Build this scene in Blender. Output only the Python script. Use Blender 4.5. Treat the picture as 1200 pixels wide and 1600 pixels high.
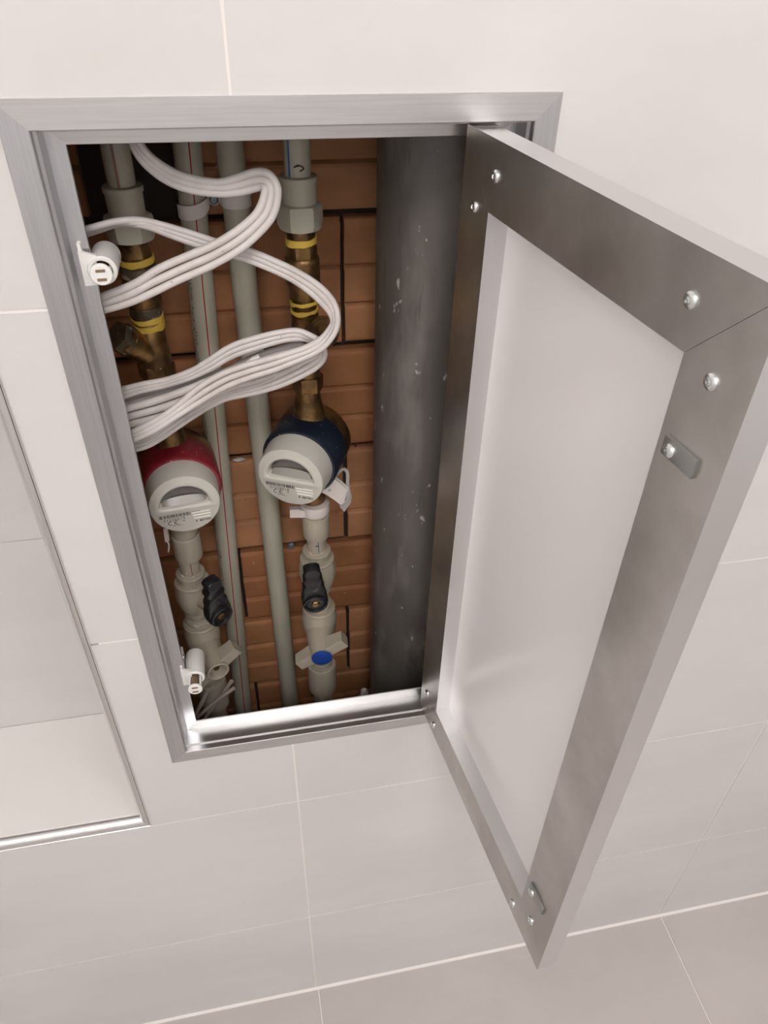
import bpy, bmesh, math, random
from mathutils import Vector, Matrix, noise

for o in list(bpy.data.objects):
    bpy.data.objects.remove(o)
scn = bpy.context.scene
col = scn.collection
R = random.Random(7)
PI = math.pi

# ------------------------------------------------------------------ camera
# wall face is the plane y = 0 (room at y < 0, service shaft at y > 0); origin is at camera x and height
CAM_M = Matrix(((0.9807023, 0.1054633, -0.1646221),
                (-0.1944472, 0.6137096, -0.7652130),
                (0.0203283, 0.7824564, 0.6223735)))
# rows above give the wall axes in camera space; as camera rotation: columns are camera axes in the world
F_PX = 1158.45
S_CAM = 0.46516
cam_d = bpy.data.cameras.new('camera')
cam = bpy.data.objects.new('camera', cam_d)
col.objects.link(cam)
cam_d.sensor_fit = 'VERTICAL'
cam_d.sensor_height = 32.0
cam_d.lens = F_PX * 32.0 / 1600.0
cam_d.clip_start = 0.01
cam_d.clip_end = 50
mw = CAM_M.to_4x4()
mw.translation = (0, -S_CAM, 0)
cam.matrix_world = mw
scn.camera = cam

# ------------------------------------------------------------------ world, lights, exposure
w = bpy.data.worlds.new('world')
scn.world = w
w.use_nodes = True
w.node_tree.nodes['Background'].inputs[0].default_value = (0.9, 0.93, 1.0, 1)
w.node_tree.nodes['Background'].inputs[1].default_value = 0.05
scn.view_settings.view_transform = 'Standard'
scn.view_settings.look = 'None'
scn.view_settings.gamma = 1.0
scn.view_settings.use_curve_mapping = False
scn.view_settings.exposure = -0.36
CEIL = 1.25
FLOOR = -1.346


def area(name, loc, size, power, color, rot=(0, 0, 0)):
    d = bpy.data.lights.new(name, 'AREA')
    d.shape = 'RECTANGLE'
    d.size, d.size_y = size
    d.energy = power
    d.color = color
    o = bpy.data.objects.new(name, d)
    o.location = loc
    o.rotation_euler = rot
    col.objects.link(o)
    return o


def globe(name, loc, radius, power, color):
    d = bpy.data.lights.new(name, 'POINT')
    d.shadow_soft_size = radius
    d.energy = power
    d.color = color
    o = bpy.data.objects.new(name, d)
    o.location = loc
    col.objects.link(o)
    return o


WARM = (1.0, 0.972, 0.962)  # unseen ceiling lamps; globe form chosen to brighten the ceiling as well
globe('unseen_lamp_main', (0.02, -1.38, CEIL - 0.22), 0.16, 40.0, WARM)
globe('unseen_lamp_right', (0.95, -1.45, CEIL - 0.22), 0.14, 13.0, WARM)
globe('unseen_lamp_left', (-0.7, -1.6, CEIL - 0.22), 0.14, 12.0, WARM)


# ------------------------------------------------------------------ helpers
def at(px, py, Y):
    """the point of the plane y = Y that the photograph shows at a pixel"""
    r = CAM_M @ Vector((px - 600.0, -(py - 800.0), -F_PX))
    k = (S_CAM + Y) / r.y
    return Vector((r.x * k, Y, r.z * k))


ORI = {}


def thing(name, label, cat, loc=(0, 0, 0), group=None):
    o = bpy.data.objects.new(name, None)
    o.empty_display_size = 0.02
    o.location = loc
    col.objects.link(o)
    o['label'] = label
    o['category'] = cat
    if group:
        o['group'] = group
    ORI[o.name] = Vector(loc)
    return o


def obj(name, bm, mat, parent=None, smooth=True, angle=35, label=None, origin=None, kind=None):
    me = bpy.data.meshes.new(name)
    if parent is not None:
        off = ORI[parent.name]
    else:
        off = Vector(origin) if origin is not None else Vector((0, 0, 0))
    bmesh.ops.recalc_face_normals(bm, faces=bm.faces)
    if off.length > 0:
        bmesh.ops.translate(bm, verts=bm.verts, vec=-off)
    bm.to_mesh(me)
    bm.free()
    if mat:
        me.materials.append(mat)
    if smooth:
        for p in me.polygons:
            p.use_smooth = True
        me.set_sharp_from_angle(angle=math.radians(angle))
    o = bpy.data.objects.new(name, me)
    col.objects.link(o)
    if parent is not None:
        o.parent = parent
    else:
        o.location = off
    ORI[o.name] = off
    if label:
        o['label'] = label
    if kind:
        o['kind'] = kind
    return o


def tag(o, label, cat, group=None, kind=None):
    o['label'] = label
    o['category'] = cat
    if group:
        o['group'] = group
    if kind:
        o['kind'] = kind
    return o


def struct(name, bm, mat, smooth=False, parent=None):
    o = obj(name, bm, mat, parent, smooth=smooth)
    o['kind'] = 'structure'
    return o


def add_box(bm, lo, hi, bevel=0.0):
    x0, y0, z0 = lo
    x1, y1, z1 = hi
    vs = [bm.verts.new(p) for p in ((x0, y0, z0), (x1, y0, z0), (x1, y1, z0), (x0, y1, z0),
                                    (x0, y0, z1), (x1, y0, z1), (x1, y1, z1), (x0, y1, z1))]
    fs = [bm.faces.new([vs[i] for i in q]) for q in
          ((0, 3, 2, 1), (4, 5, 6, 7), (0, 1, 5, 4), (1, 2, 6, 5), (2, 3, 7, 6), (3, 0, 4, 7))]
    if bevel > 0:
        es = list({e for f in fs for e in f.edges})
        bmesh.ops.bevel(bm, geom=es, offset=bevel, segments=2, profile=0.6, affect='EDGES')
    return vs


def frame_of(axis, up=None):
    a = Vector(axis).normalized()
    if up is None:
        up = Vector((0, 0, 1)) if abs(a.z) < 0.9 else Vector((0, -1, 0))
    x = Vector(up).cross(a)
    x.normalize()
    y = a.cross(x)
    return x, y, a


def add_lathe(bm, prof, origin, axis, n=32, cap0=True, cap1=True, hexa=None, up=None):
    """prof: (radius, height) along the axis; hexa: indices whose ring is hexagonal"""
    X, Y, A = frame_of(axis, up)
    o = Vector(origin)
    rings = []
    for i, (r, h) in enumerate(prof):
        ring = []
        for k in range(n):
            t = 2 * PI * k / n
            rr = r
            if hexa and i in hexa:
                s = (t % (PI / 3)) - PI / 6
                rr = r * math.cos(PI / 6) / math.cos(s)
            ring.append(bm.verts.new(o + A * h + X * (rr * math.cos(t)) + Y * (rr * math.sin(t))))
        rings.append(ring)
    for a, b in zip(rings, rings[1:]):
        for k in range(n):
            bm.faces.new((a[k], a[(k + 1) % n], b[(k + 1) % n], b[k]))
    if cap0:
        bm.faces.new(rings[0][::-1])
    if cap1:
        bm.faces.new(rings[-1])
    return rings


def spline(pts, per=6):
    """Catmull-Rom through the points (Vectors)"""
    P = [Vector(p) for p in pts]
    P = [P[0] * 2 - P[1]] + P + [P[-1] * 2 - P[-2]]
    out = []
    for i in range(1, len(P) - 2):
        a, b, c, d = P[i - 1:i + 3]
        for k in range(per):
            t = k / per
            out.append(0.5 * ((2 * b) + (c - a) * t + (2 * a - 5 * b + 4 * c - d) * t * t + (3 * b - a - 3 * c + d) * t ** 3))
    out.append(P[-2].copy())
    return out


def add_tube(bm, path, r, n=12, cap=True):
    path = [Vector(p) for p in path]
    rings = []
    X = None
    for i, p in enumerate(path):
        a = path[max(i - 1, 0)]
        b = path[min(i + 1, len(path) - 1)]
        T = (b - a).normalized()
        if X is None:
            X = frame_of(T)[0]
        X = (X - T * X.dot(T)).normalized()
        Y = T.cross(X)
        rr = r[i] if isinstance(r, (list, tuple)) else r
        rings.append([bm.verts.new(p + X * (rr * math.cos(2 * PI * k / n)) + Y * (rr * math.sin(2 * PI * k / n))) for k in range(n)])
    for a, b in zip(rings, rings[1:]):
        for k in range(n):
            bm.faces.new((a[k], a[(k + 1) % n], b[(k + 1) % n], b[k]))
    if cap:
        bm.faces.new(rings[0][::-1])
        bm.faces.new(rings[-1])


def add_prism(bm, pts, vec):
    """closed polygon (Vectors) swept by vec"""
    v0 = [bm.verts.new(p) for p in pts]
    v1 = [bm.verts.new(Vector(p) + Vector(vec)) for p in pts]
    n = len(pts)
    for k in range(n):
        bm.faces.new((v0[k], v0[(k + 1) % n], v1[(k + 1) % n], v1[k]))
    bm.faces.new(v0[::-1])
    bm.faces.new(v1)


def soft(bm, off, seg=2, ang=30):
    es = [e for e in bm.edges if len(e.link_faces) == 2 and e.calc_face_angle(0) > math.radians(ang)]
    bmesh.ops.bevel(bm, geom=es, offset=off, segments=seg, profile=0.5, affect='EDGES', clamp_overlap=True)


# ------------------------------------------------------------------ materials
def mat(name, color, rough=0.5, metal=0.0, spec=0.5, coat=0.0, var=None, bump=None, trans=0.0):
    """var: (scale, stretch xyz, amount, second colour); bump: (scale, stretch, strength, distance)"""
    m = bpy.data.materials.new(name)
    m.use_nodes = True
    nt = m.node_tree
    b = nt.nodes['Principled BSDF']
    b.inputs['Base Color'].default_value = (*color, 1)
    b.inputs['Roughness'].default_value = rough
    b.inputs['Metallic'].default_value = metal
    b.inputs['Specular IOR Level'].default_value = spec
    b.inputs['Coat Weight'].default_value = coat
    b.inputs['Coat Roughness'].default_value = 0.15

    def coords(stretch):
        tc = nt.nodes.new('ShaderNodeTexCoord')
        mp = nt.nodes.new('ShaderNodeMapping')
        mp.inputs['Scale'].default_value = stretch
        nt.links.new(tc.outputs['Object'], mp.inputs['Vector'])
        return mp.outputs['Vector']
    if var:
        sc, st, (lo, hi), c2 = var
        nz = nt.nodes.new('ShaderNodeTexNoise')
        nz.inputs['Scale'].default_value = sc
        nz.inputs['Detail'].default_value = 6
        nz.inputs['Roughness'].default_value = 0.6
        nt.links.new(coords(st), nz.inputs['Vector'])
        rp = nt.nodes.new('ShaderNodeValToRGB')
        rp.color_ramp.elements[0].position = lo
        rp.color_ramp.elements[0].color = (*color, 1)
        rp.color_ramp.elements[1].position = hi
        rp.color_ramp.elements[1].color = (*c2, 1)
        nt.links.new(nz.outputs['Fac'], rp.inputs['Fac'])
        nt.links.new(rp.outputs['Color'], b.inputs['Base Color'])
    if bump:
        sc, st, k, d = bump
        nz = nt.nodes.new('ShaderNodeTexNoise')
        nz.inputs['Scale'].default_value = sc
        nz.inputs['Detail'].default_value = 5
        nt.links.new(coords(st), nz.inputs['Vector'])
        bp = nt.nodes.new('ShaderNodeBump')
        bp.inputs['Strength'].default_value = k
        bp.inputs['Distance'].default_value = d
        nt.links.new(nz.outputs['Fac'], bp.inputs['Height'])
        nt.links.new(bp.outputs['Normal'], b.inputs['Normal'])
    return m


def specks(m, sc, thr, c, width=0.02, stretch=(1, 1, 1)):
    """adds splashes of another colour (plaster dust, scuffs) over a material"""
    nt = m.node_tree
    b = nt.nodes['Principled BSDF']
    src = b.inputs['Base Color'].links[0].from_socket if b.inputs['Base Color'].links else None
    tc = nt.nodes.new('ShaderNodeTexCoord')
    mp = nt.nodes.new('ShaderNodeMapping')
    mp.inputs['Scale'].default_value = stretch
    nz = nt.nodes.new('ShaderNodeTexNoise')
    nz.inputs['Scale'].default_value = sc
    nz.inputs['Detail'].default_value = 3
    nt.links.new(tc.outputs['Object'], mp.inputs['Vector'])
    nt.links.new(mp.outputs['Vector'], nz.inputs['Vector'])
    rp = nt.nodes.new('ShaderNodeValToRGB')
    rp.color_ramp.elements[0].position = thr
    rp.color_ramp.elements[0].color = (0, 0, 0, 1)
    rp.color_ramp.elements[1].position = thr + width
    rp.color_ramp.elements[1].color = (1, 1, 1, 1)
    nt.links.new(nz.outputs['Fac'], rp.inputs['Fac'])
    mx = nt.nodes.new('ShaderNodeMix')
    mx.data_type = 'RGBA'
    if src:
        nt.links.new(src, mx.inputs[6])
    else:
        mx.inputs[6].default_value = b.inputs['Base Color'].default_value
    mx.inputs[7].default_value = (*c, 1)
    nt.links.new(rp.outputs['Color'], mx.inputs[0])
    nt.links.new(mx.outputs[2], b.inputs['Base Color'])
    return m


M = {}
M['tile'] = mat('wall_tile', (0.665, 0.637, 0.622), 0.36, spec=0.45, var=(3.2, (1, 1, 2.2), (0.35, 0.72), (0.605, 0.577, 0.56)))
M['ledge'] = mat('niche_ledge', (0.80, 0.77, 0.74), 0.3)
M['floor'] = mat('floor_tile', (0.56, 0.515, 0.49), 0.42, var=(4.0, (1, 1.5, 1), (0.3, 0.75), (0.475, 0.435, 0.41)), bump=(300, (1, 1, 1), 0.1, 0.0004))
M['grout'] = mat('grout', (0.80, 0.755, 0.72), 0.85)
M['paint'] = mat('white_paint', (0.86, 0.85, 0.845), 0.7)
M['plaster'] = mat('shaft_plaster', (0.16, 0.11, 0.075), 0.95, bump=(60, (1, 1, 1), 0.5, 0.004))
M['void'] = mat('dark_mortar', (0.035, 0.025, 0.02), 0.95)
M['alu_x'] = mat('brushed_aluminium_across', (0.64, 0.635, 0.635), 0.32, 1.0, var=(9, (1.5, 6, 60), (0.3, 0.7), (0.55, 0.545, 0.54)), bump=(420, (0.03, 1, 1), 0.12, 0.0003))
M['alu_z'] = mat('brushed_aluminium_upright', (0.565, 0.572, 0.59), 0.32, 1.0, var=(9, (60, 6, 1.5), (0.3, 0.7), (0.49, 0.495, 0.51)), bump=(420, (1, 1, 0.03), 0.12, 0.0003))  # bluish-grey reflection on the uprights put into the colour
M['alu_shade'] = mat('stained_shaded_aluminium', (0.64, 0.615, 0.59), 0.33, 1.0, var=(11, (1, 1, 1), (0.38, 0.66), (0.47, 0.445, 0.42)), bump=(300, (1, 1, 1), 0.06, 0.0003))
M['plate'] = mat('zinc_plate', (0.40, 0.41, 0.40), 0.38, 1.0)
M['edge'] = mat('lit_aluminium_edge', (0.72, 0.715, 0.715), 0.36, 1.0)
M['chrome'] = mat('chrome_trim', (0.74, 0.73, 0.72), 0.20, 1.0)
M['zinc'] = mat('zinc_screw', (0.72, 0.74, 0.74), 0.22, 1.0)
M['panel'] = mat('white_panel', (0.90, 0.865, 0.85), 0.25, spec=0.5, coat=0.4)
M['white'] = mat('white_plastic', (0.80, 0.78, 0.74), 0.35)
M['slot'] = mat('latch_magnet', (0.28, 0.20, 0.12), 0.4, 0.6)
M['ppr'] = mat('grey_green_pipe_plastic', (0.42, 0.40, 0.315), 0.36, var=(25, (1, 1, 1), (0.3, 0.8), (0.46, 0.44, 0.355)))
M['ppr_l'] = mat('pale_valve_plastic', (0.41, 0.365, 0.285), 0.4, var=(25, (1, 1, 1), (0.3, 0.8), (0.37, 0.33, 0.26)))
specks(M['ppr_l'], 160, 0.70, (0.6, 0.56, 0.5))
M['brass'] = mat('dull_brass', (0.34, 0.20, 0.075), 0.36, 0.85, var=(45, (1, 1, 1), (0.38, 0.6), (0.12, 0.07, 0.032)), bump=(220, (1, 1, 1), 0.25, 0.0008))
M['brass_d'] = mat('tarnished_brass', (0.085, 0.07, 0.05), 0.5, 0.5, var=(60, (1, 1, 1), (0.4, 0.6), (0.16, 0.12, 0.07)), bump=(260, (1, 1, 1), 0.3, 0.0008))
specks(M['brass_d'], 120, 0.64, (0.42, 0.38, 0.33))
M['tape'] = mat('yellow_tape', (0.70, 0.47, 0.075), 0.5)
M['cable'] = mat('white_cable_jacket', (0.60, 0.555, 0.53), 0.45, var=(30, (1, 1, 1), (0.45, 0.75), (0.47, 0.42, 0.39)))
M['wire'] = mat('grey_wire_jacket', (0.36, 0.31, 0.27), 0.5)
specks(M['cable'], 260, 0.72, (0.38, 0.31, 0.26))
M['red'] = mat('red_meter_ring', (0.20, 0.010, 0.020), 0.3, var=(18, (1, 1, 1), (0.4, 0.7), (0.27, 0.03, 0.04)))
specks(M['red'], 320, 0.70, (0.62, 0.42, 0.4))
M['blue'] = mat('navy_meter_ring', (0.005, 0.009, 0.020), 0.34, var=(18, (1, 1, 1), (0.4, 0.7), (0.010, 0.017, 0.032)))
specks(M['blue'], 300, 0.70, (0.3, 0.32, 0.36))
M['cap'] = mat('meter_cap_plastic', (0.56, 0.535, 0.475), 0.34)
M['glass'] = mat('meter_window', (0.13, 0.122, 0.105), 0.12)  # dark tone stands in for the shadow under the window arch
M['sill'] = mat('meter_sill', (0.28, 0.265, 0.23), 0.3)
M['ink'] = mat('dark_print', (0.045, 0.04, 0.037), 0.7)
M['emboss'] = mat('embossed_ridge', (0.86, 0.82, 0.76), 0.3)
M['black'] = mat('black_handle_plastic', (0.010, 0.0105, 0.012), 0.3, bump=(350, (1, 1, 1), 0.3, 0.0006), var=(90, (1, 1, 1), (0.55, 0.75), (0.04, 0.042, 0.045)))
M['bluecap'] = mat('blue_valve_cap', (0.012, 0.05, 0.27), 0.4)
M['redline'] = mat('red_line', (0.42, 0.012, 0.015), 0.5)
M['blueline'] = mat('blue_line', (0.02, 0.10, 0.28), 0.5)
M['redfaint'] = mat('faint_red_line', (0.33, 0.15, 0.13), 0.5)
M['sewer'] = mat('grey_drain_pipe', (0.070, 0.062, 0.055), 0.42, var=(11, (1, 1, 0.4), (0.35, 0.68), (0.125, 0.113, 0.10)), bump=(90, (1, 1, 0.3), 0.08, 0.0008))
specks(M['sewer'], 34, 0.54, (0.19, 0.172, 0.155), 0.22, (1, 1, 0.3))
specks(M['sewer'], 140, 0.60, (0.06, 0.053, 0.046), 0.22, (1, 1, 0.12))
specks(M['sewer'], 85, 0.675, (0.40, 0.38, 0.35), 0.03, (1, 1, 0.6))
M['strap'] = mat('white_strap', (0.74, 0.69, 0.65), 0.6)
M['foam'] = mat('mortar_lump', (0.60, 0.55, 0.50), 0.8)
M['bolt'] = mat('grey_bolt', (0.22, 0.25, 0.27), 0.4, 0.6)
M['tag'] = mat('clear_white_tag', (0.66, 0.60, 0.56), 0.25)
M['tagstrap'] = mat('grey_tag_strap', (0.36, 0.34, 0.32), 0.3)
BRICK = []
for i, c in enumerate([(0.40, 0.172, 0.070), (0.44, 0.200, 0.086), (0.36, 0.148, 0.058), (0.46, 0.215, 0.098)]):
    m = mat('clay_brick_%s' % 'abcd'[i], c, 0.75, var=(12, (1, 1, 1.6), (0.35, 0.7), tuple(v * 0.70 for v in c)), bump=(160, (1, 1, 1), 0.45, 0.0014))
    specks(m, 130, 0.73, (0.60, 0.50, 0.42))
    specks(m, 95, 0.735, (0.05, 0.025, 0.015))
    BRICK.append(m)

# ------------------------------------------------------------------ the room
HX0, HX1, HZ0, HZ1 = -0.1005, 0.1875, -0.662, -0.0885      # hatch opening cut in wall and tiles
NX1, NZ0, NZ1, NX0, ND = -0.1555, -0.7745, -0.1906, -0.95, 0.155   # niche
RX0, RX1, RY = -1.19, 1.80, -2.2


def slab_with_holes(bm, x0, x1, z0, z1, holes, yf, yb, bev=0.0):
    xs = sorted({x0, x1} | {v for h in holes for v in h[:2] if x0 < v < x1})
    zs = sorted({z0, z1} | {v for h in holes for v in h[2:] if z0 < v < z1})
    solid = {}
    for i in range(len(xs) - 1):
        for k in range(len(zs) - 1):
            cx, cz = (xs[i] + xs[i + 1]) / 2, (zs[k] + zs[k + 1]) / 2
            if not any(h[0] < cx < h[1] and h[2] < cz < h[3] for h in holes):
                solid[i, k] = 1
    if not solid:
        return False
    vf, vb = {}, {}

    def V(d, i, k, y):
        if (i, k) not in d:
            d[i, k] = bm.verts.new((xs[i], y, zs[k]))
        return d[i, k]
    for (i, k) in solid:
        q = [(i, k), (i + 1, k), (i + 1, k + 1), (i, k + 1)]
        bm.faces.new([V(vf, a, b, yf) for a, b in q])
        bm.faces.new([V(vb, a, b, yb) for a, b in q][::-1])
        for (a, b), nb in (((0, 1), (i, k - 1)), ((1, 2), (i + 1, k)), ((2, 3), (i, k + 1)), ((3, 0), (i - 1, k))):
            if nb not in solid:
                p, r = q[a], q[b]
                bm.faces.new([V(vf, *p, yf), V(vb, *p, yb), V(vb, *r, yb), V(vf, *r, yf)])
    if bev:
        es = [e for e in bm.edges if len(e.link_faces) == 2 and e.calc_face_angle(0) > 1.0 and all(abs(v.co.y - yf) < 1e-6 for v in e.verts)]
        bmesh.ops.bevel(bm, geom=es, offset=bev, segments=2, profile=0.5, affect='EDGES')
    return True


hatch_h = (HX0, HX1, HZ0, HZ1)
niche_h = (NX0, NX1, NZ0, NZ1)
bm = bmesh.new()
slab_with_holes(bm, RX0, RX1, FLOOR, CEIL, [hatch_h, (NX0 - 0.0078, NX1 + 0.0078, NZ0 - 0.0118, NZ1 + 0.0078)], 0.0007, 0.024)
wall_front = struct('wall_front', bm, M['grout'])

JX = [0.0085 + 0.6 * k for k in range(-2, 4)]
JZ = [-0.1906 - 0.2993 * k for k in range(-5, 5)]
JG = 0.0011
for i in range(len(JX) - 1):
    for k in range(len(JZ) - 1):
        x0, x1 = JX[i] + 0.0011, JX[i + 1] - 0.0011
        z1, z0 = JZ[k] - 0.0012, JZ[k + 1] + 0.0012
        x0, x1 = max(x0, RX0), min(x1, RX1)
        z0, z1 = max(z0, FLOOR + 0.002), min(z1, CEIL)
        if x1 - x0 < 0.01 or z1 - z0 < 0.01:
            continue
        bm = bmesh.new()
        if slab_with_holes(bm, x0, x1, z0, z1, [hatch_h, (NX0 - 0.0002, NX1 + 0.0002, NZ0 - 0.0115, NZ1 + 0.0002)], 0.0, 0.0080, 0.0006):
            obj('tile', bm, M['tile'], wall_front, smooth=False)
        else:
            bm.free()

# niche lining: back tiles, ledge, sides, head
bm = bmesh.new()
add_box(bm, (NX0 - 0.02, ND, NZ0 - 0.04), (NX1 + 0.025, ND + 0.02, NZ1 + 0.02))
add_box(bm, (NX0 - 0.02, 0.024, NZ0 - 0.04), (NX1 + 0.02, ND, NZ0 - 0.012))
add_box(bm, (NX1 + 0.008, 0.024, NZ0 - 0.012), (NX1 + 0.02, ND, NZ1 + 0.02))
add_box(bm, (NX0 - 0.02, 0.024, NZ0 - 0.012), (NX0 - 0.008, ND, NZ1 + 0.02))
add_box(bm, (NX0 - 0.008, 0.024, NZ1 + 0.008), (NX1 + 0.008, ND, NZ1 + 0.02))
niche = struct('wall_niche', bm, M['grout'])
for (a, b) in ((NX0, JX[1] - JG), (JX[1] + JG, NX1)):
    for (c, d) in ((NZ0 - 0.002, JZ[6] - 0.0007), (JZ[6] + 0.0007, NZ1)):
        bm = bmesh.new()
        add_box(bm, (a, ND - 0.0015, c), (b, ND + 0.004, d), 0.0005)
        obj('tile', bm, M['tile'], niche, smooth=False)
bm = bmesh.new()
add_box(bm, (NX0, 0.0085, NZ0 - 0.0112), (NX1, ND - 0.002, NZ0), 0.0005)
obj('ledge', bm, M['ledge'], niche, smooth=False)
for (a, b) in ((NX1, NX1 + 0.008), (NX0 - 0.008, NX0)):
    bm = bmesh.new()
    add_box(bm, (a, 0.0085, NZ0 - 0.012), (b, ND - 0.0016, NZ1 + 0.008))
    obj('tile', bm, M['tile'], niche, smooth=False)
bm = bmesh.new()
add_box(bm, (NX0, 0.0085, NZ1), (NX1, ND - 0.0016, NZ1 + 0.008))
obj('tile', bm, M['tile'], niche, smooth=False)


def trim_rail(name, p0, p1, inward, mitre0, mitre1):
    """rounded metal edge trim along the niche; inward points into the niche opening"""
    p0, p1, inw = Vector(p0), Vector(p1), Vector(inward)
    d = (p1 - p0).normalized()
    prof = [(0.0, 0.0060), (0.0, -0.0012), (0.0010, -0.0016), (0.0016, -0.0008)]
    prof += [(0.0016 + 0.0092 * math.sin(PI / 2 * k / 8), 0.0086 - 0.0100 * math.cos(PI / 2 * k / 8)) for k in range(9)]
    prof += [(0.0105, 0.0110), (0.0030, 0.0110)]
    bmm = bmesh.new()
    a, b = [], []
    for (u, y) in prof:
        q = inw * u + Vector((0, y, 0))
        a.append(bmm.verts.new(p0 + q + d * (u * mitre0)))
        b.append(bmm.verts.new(p1 + q - d * (u * mitre1)))
    n = len(prof)
    for k in range(n):
        bmm.faces.new((a[k], a[(k + 1) % n], b[(k + 1) % n], b[k]))
    bmm.faces.new(a[::-1])
    bmm.faces.new(b)
    o = obj(name, bmm, M['chrome'], None, smooth=True, angle=40)
    o['kind'] = 'structure'
    return o


tx1, tz0 = NX1 + 0.0015, NZ0 - 0.0118
trim_rail('trim_1', (tx1, 0, NZ1), (tx1, 0, tz0), (-1, 0, 0), 0, 1)
trim_rail('trim_4', (NX0, 0, NZ1 + 0.0015), (tx1, 0, NZ1 + 0.0015), (0, 0, -1), 0, 0)
trim_rail('trim_2', (tx1, 0, tz0), (NX0, 0, tz0), (0, 0, 1), 1, 0)

# floor, ceiling, other walls
bm = bmesh.new()
add_box(bm, (RX0 - 0.1, RY - 0.1, FLOOR - 0.05), (RX1 + 0.1, 0.1, FLOOR - 0.0012))
floor = struct('floor', bm, M['grout'])
yj = [0.0, -0.5995, -1.1995, -1.7995, -2.2]
for i in range(len(JX) - 1):
    for k in range(4):
        bm = bmesh.new()
        dx = 0.0035
        add_box(bm, (max(JX[i] + dx + JG, RX0), yj[k + 1] + JG, FLOOR - 0.01), (min(JX[i + 1] + dx - JG, RX1), yj[k] - JG * (1 if k else 1.2), FLOOR), 0.0006)
        obj('tile', bm, M['floor'], floor, smooth=False)
bm = bmesh.new()
add_prism(bm, [Vector((RX0, 0.0, FLOOR)), Vector((RX0, -0.0035, FLOOR)), Vector((RX0, -0.0028, FLOOR + 0.0012)), Vector((RX0, 0.0, FLOOR + 0.0035))], (RX1 - RX0, 0, 0))
struct('trim_3', bm, M['grout'])
bm = bmesh.new()
add_box(bm, (RX0 - 0.1, RY - 0.1, CEIL), (RX1 + 0.1, 0.1, CEIL + 0.05))
struct('ceiling', bm, M['paint'])
bm = bmesh.new()
add_box(bm, (RX0 - 0.1, RY - 0.1, FLOOR), (RX0, 0.0, CEIL))
struct('wall_left', bm, M['paint'])
bm = bmesh.new()
add_box(bm, (RX1, RY - 0.1, FLOOR), (RX1 + 0.1, 0.0, CEIL))
struct('wall_right', bm, M['paint'])
bm = bmesh.new()
add_box(bm, (RX0, RY - 0.1, FLOOR), (RX1, RY, CEIL))
struct('wall_back', bm, M['paint'])

# ------------------------------------------------------------------ service shaft behind the hatch
SX0, SX1, SY, SZ0, SZ1 = -0.128, 0.262, 0.200, -1.25, 0.30
bm = bmesh.new()
add_box(bm, (SX0 - 0.02, SY + 0.012, SZ0), (SX1 + 0.02, SY + 0.10, SZ1))
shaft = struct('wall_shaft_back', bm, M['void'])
bm = bmesh.new()
add_box(bm, (SX1, 0.026, SZ0), (SX1 + 0.02, SY + 0.012, SZ1))
struct('wall_shaft_right', bm, M['plaster'])
bm = bmesh.new()
add_box(bm, (SX0 - 0.022, ND + 0.022, SZ0), (SX0, SY + 0.012, SZ1))
add_box(bm, (SX0 - 0.005, 0.026, SZ0), (SX0, ND + 0.022, SZ1))
struct('wall_shaft_left', bm, M['plaster'])
bm = bmesh.new()
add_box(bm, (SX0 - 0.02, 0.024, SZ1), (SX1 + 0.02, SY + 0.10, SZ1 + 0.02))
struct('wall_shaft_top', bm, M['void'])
bm = bmesh.new()
add_box(bm, (SX0 - 0.02, 0.024, SZ0 - 0.02), (SX1 + 0.02, SY + 0.10, SZ0))
struct('wall_shaft_bottom', bm, M['plaster'])

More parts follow.
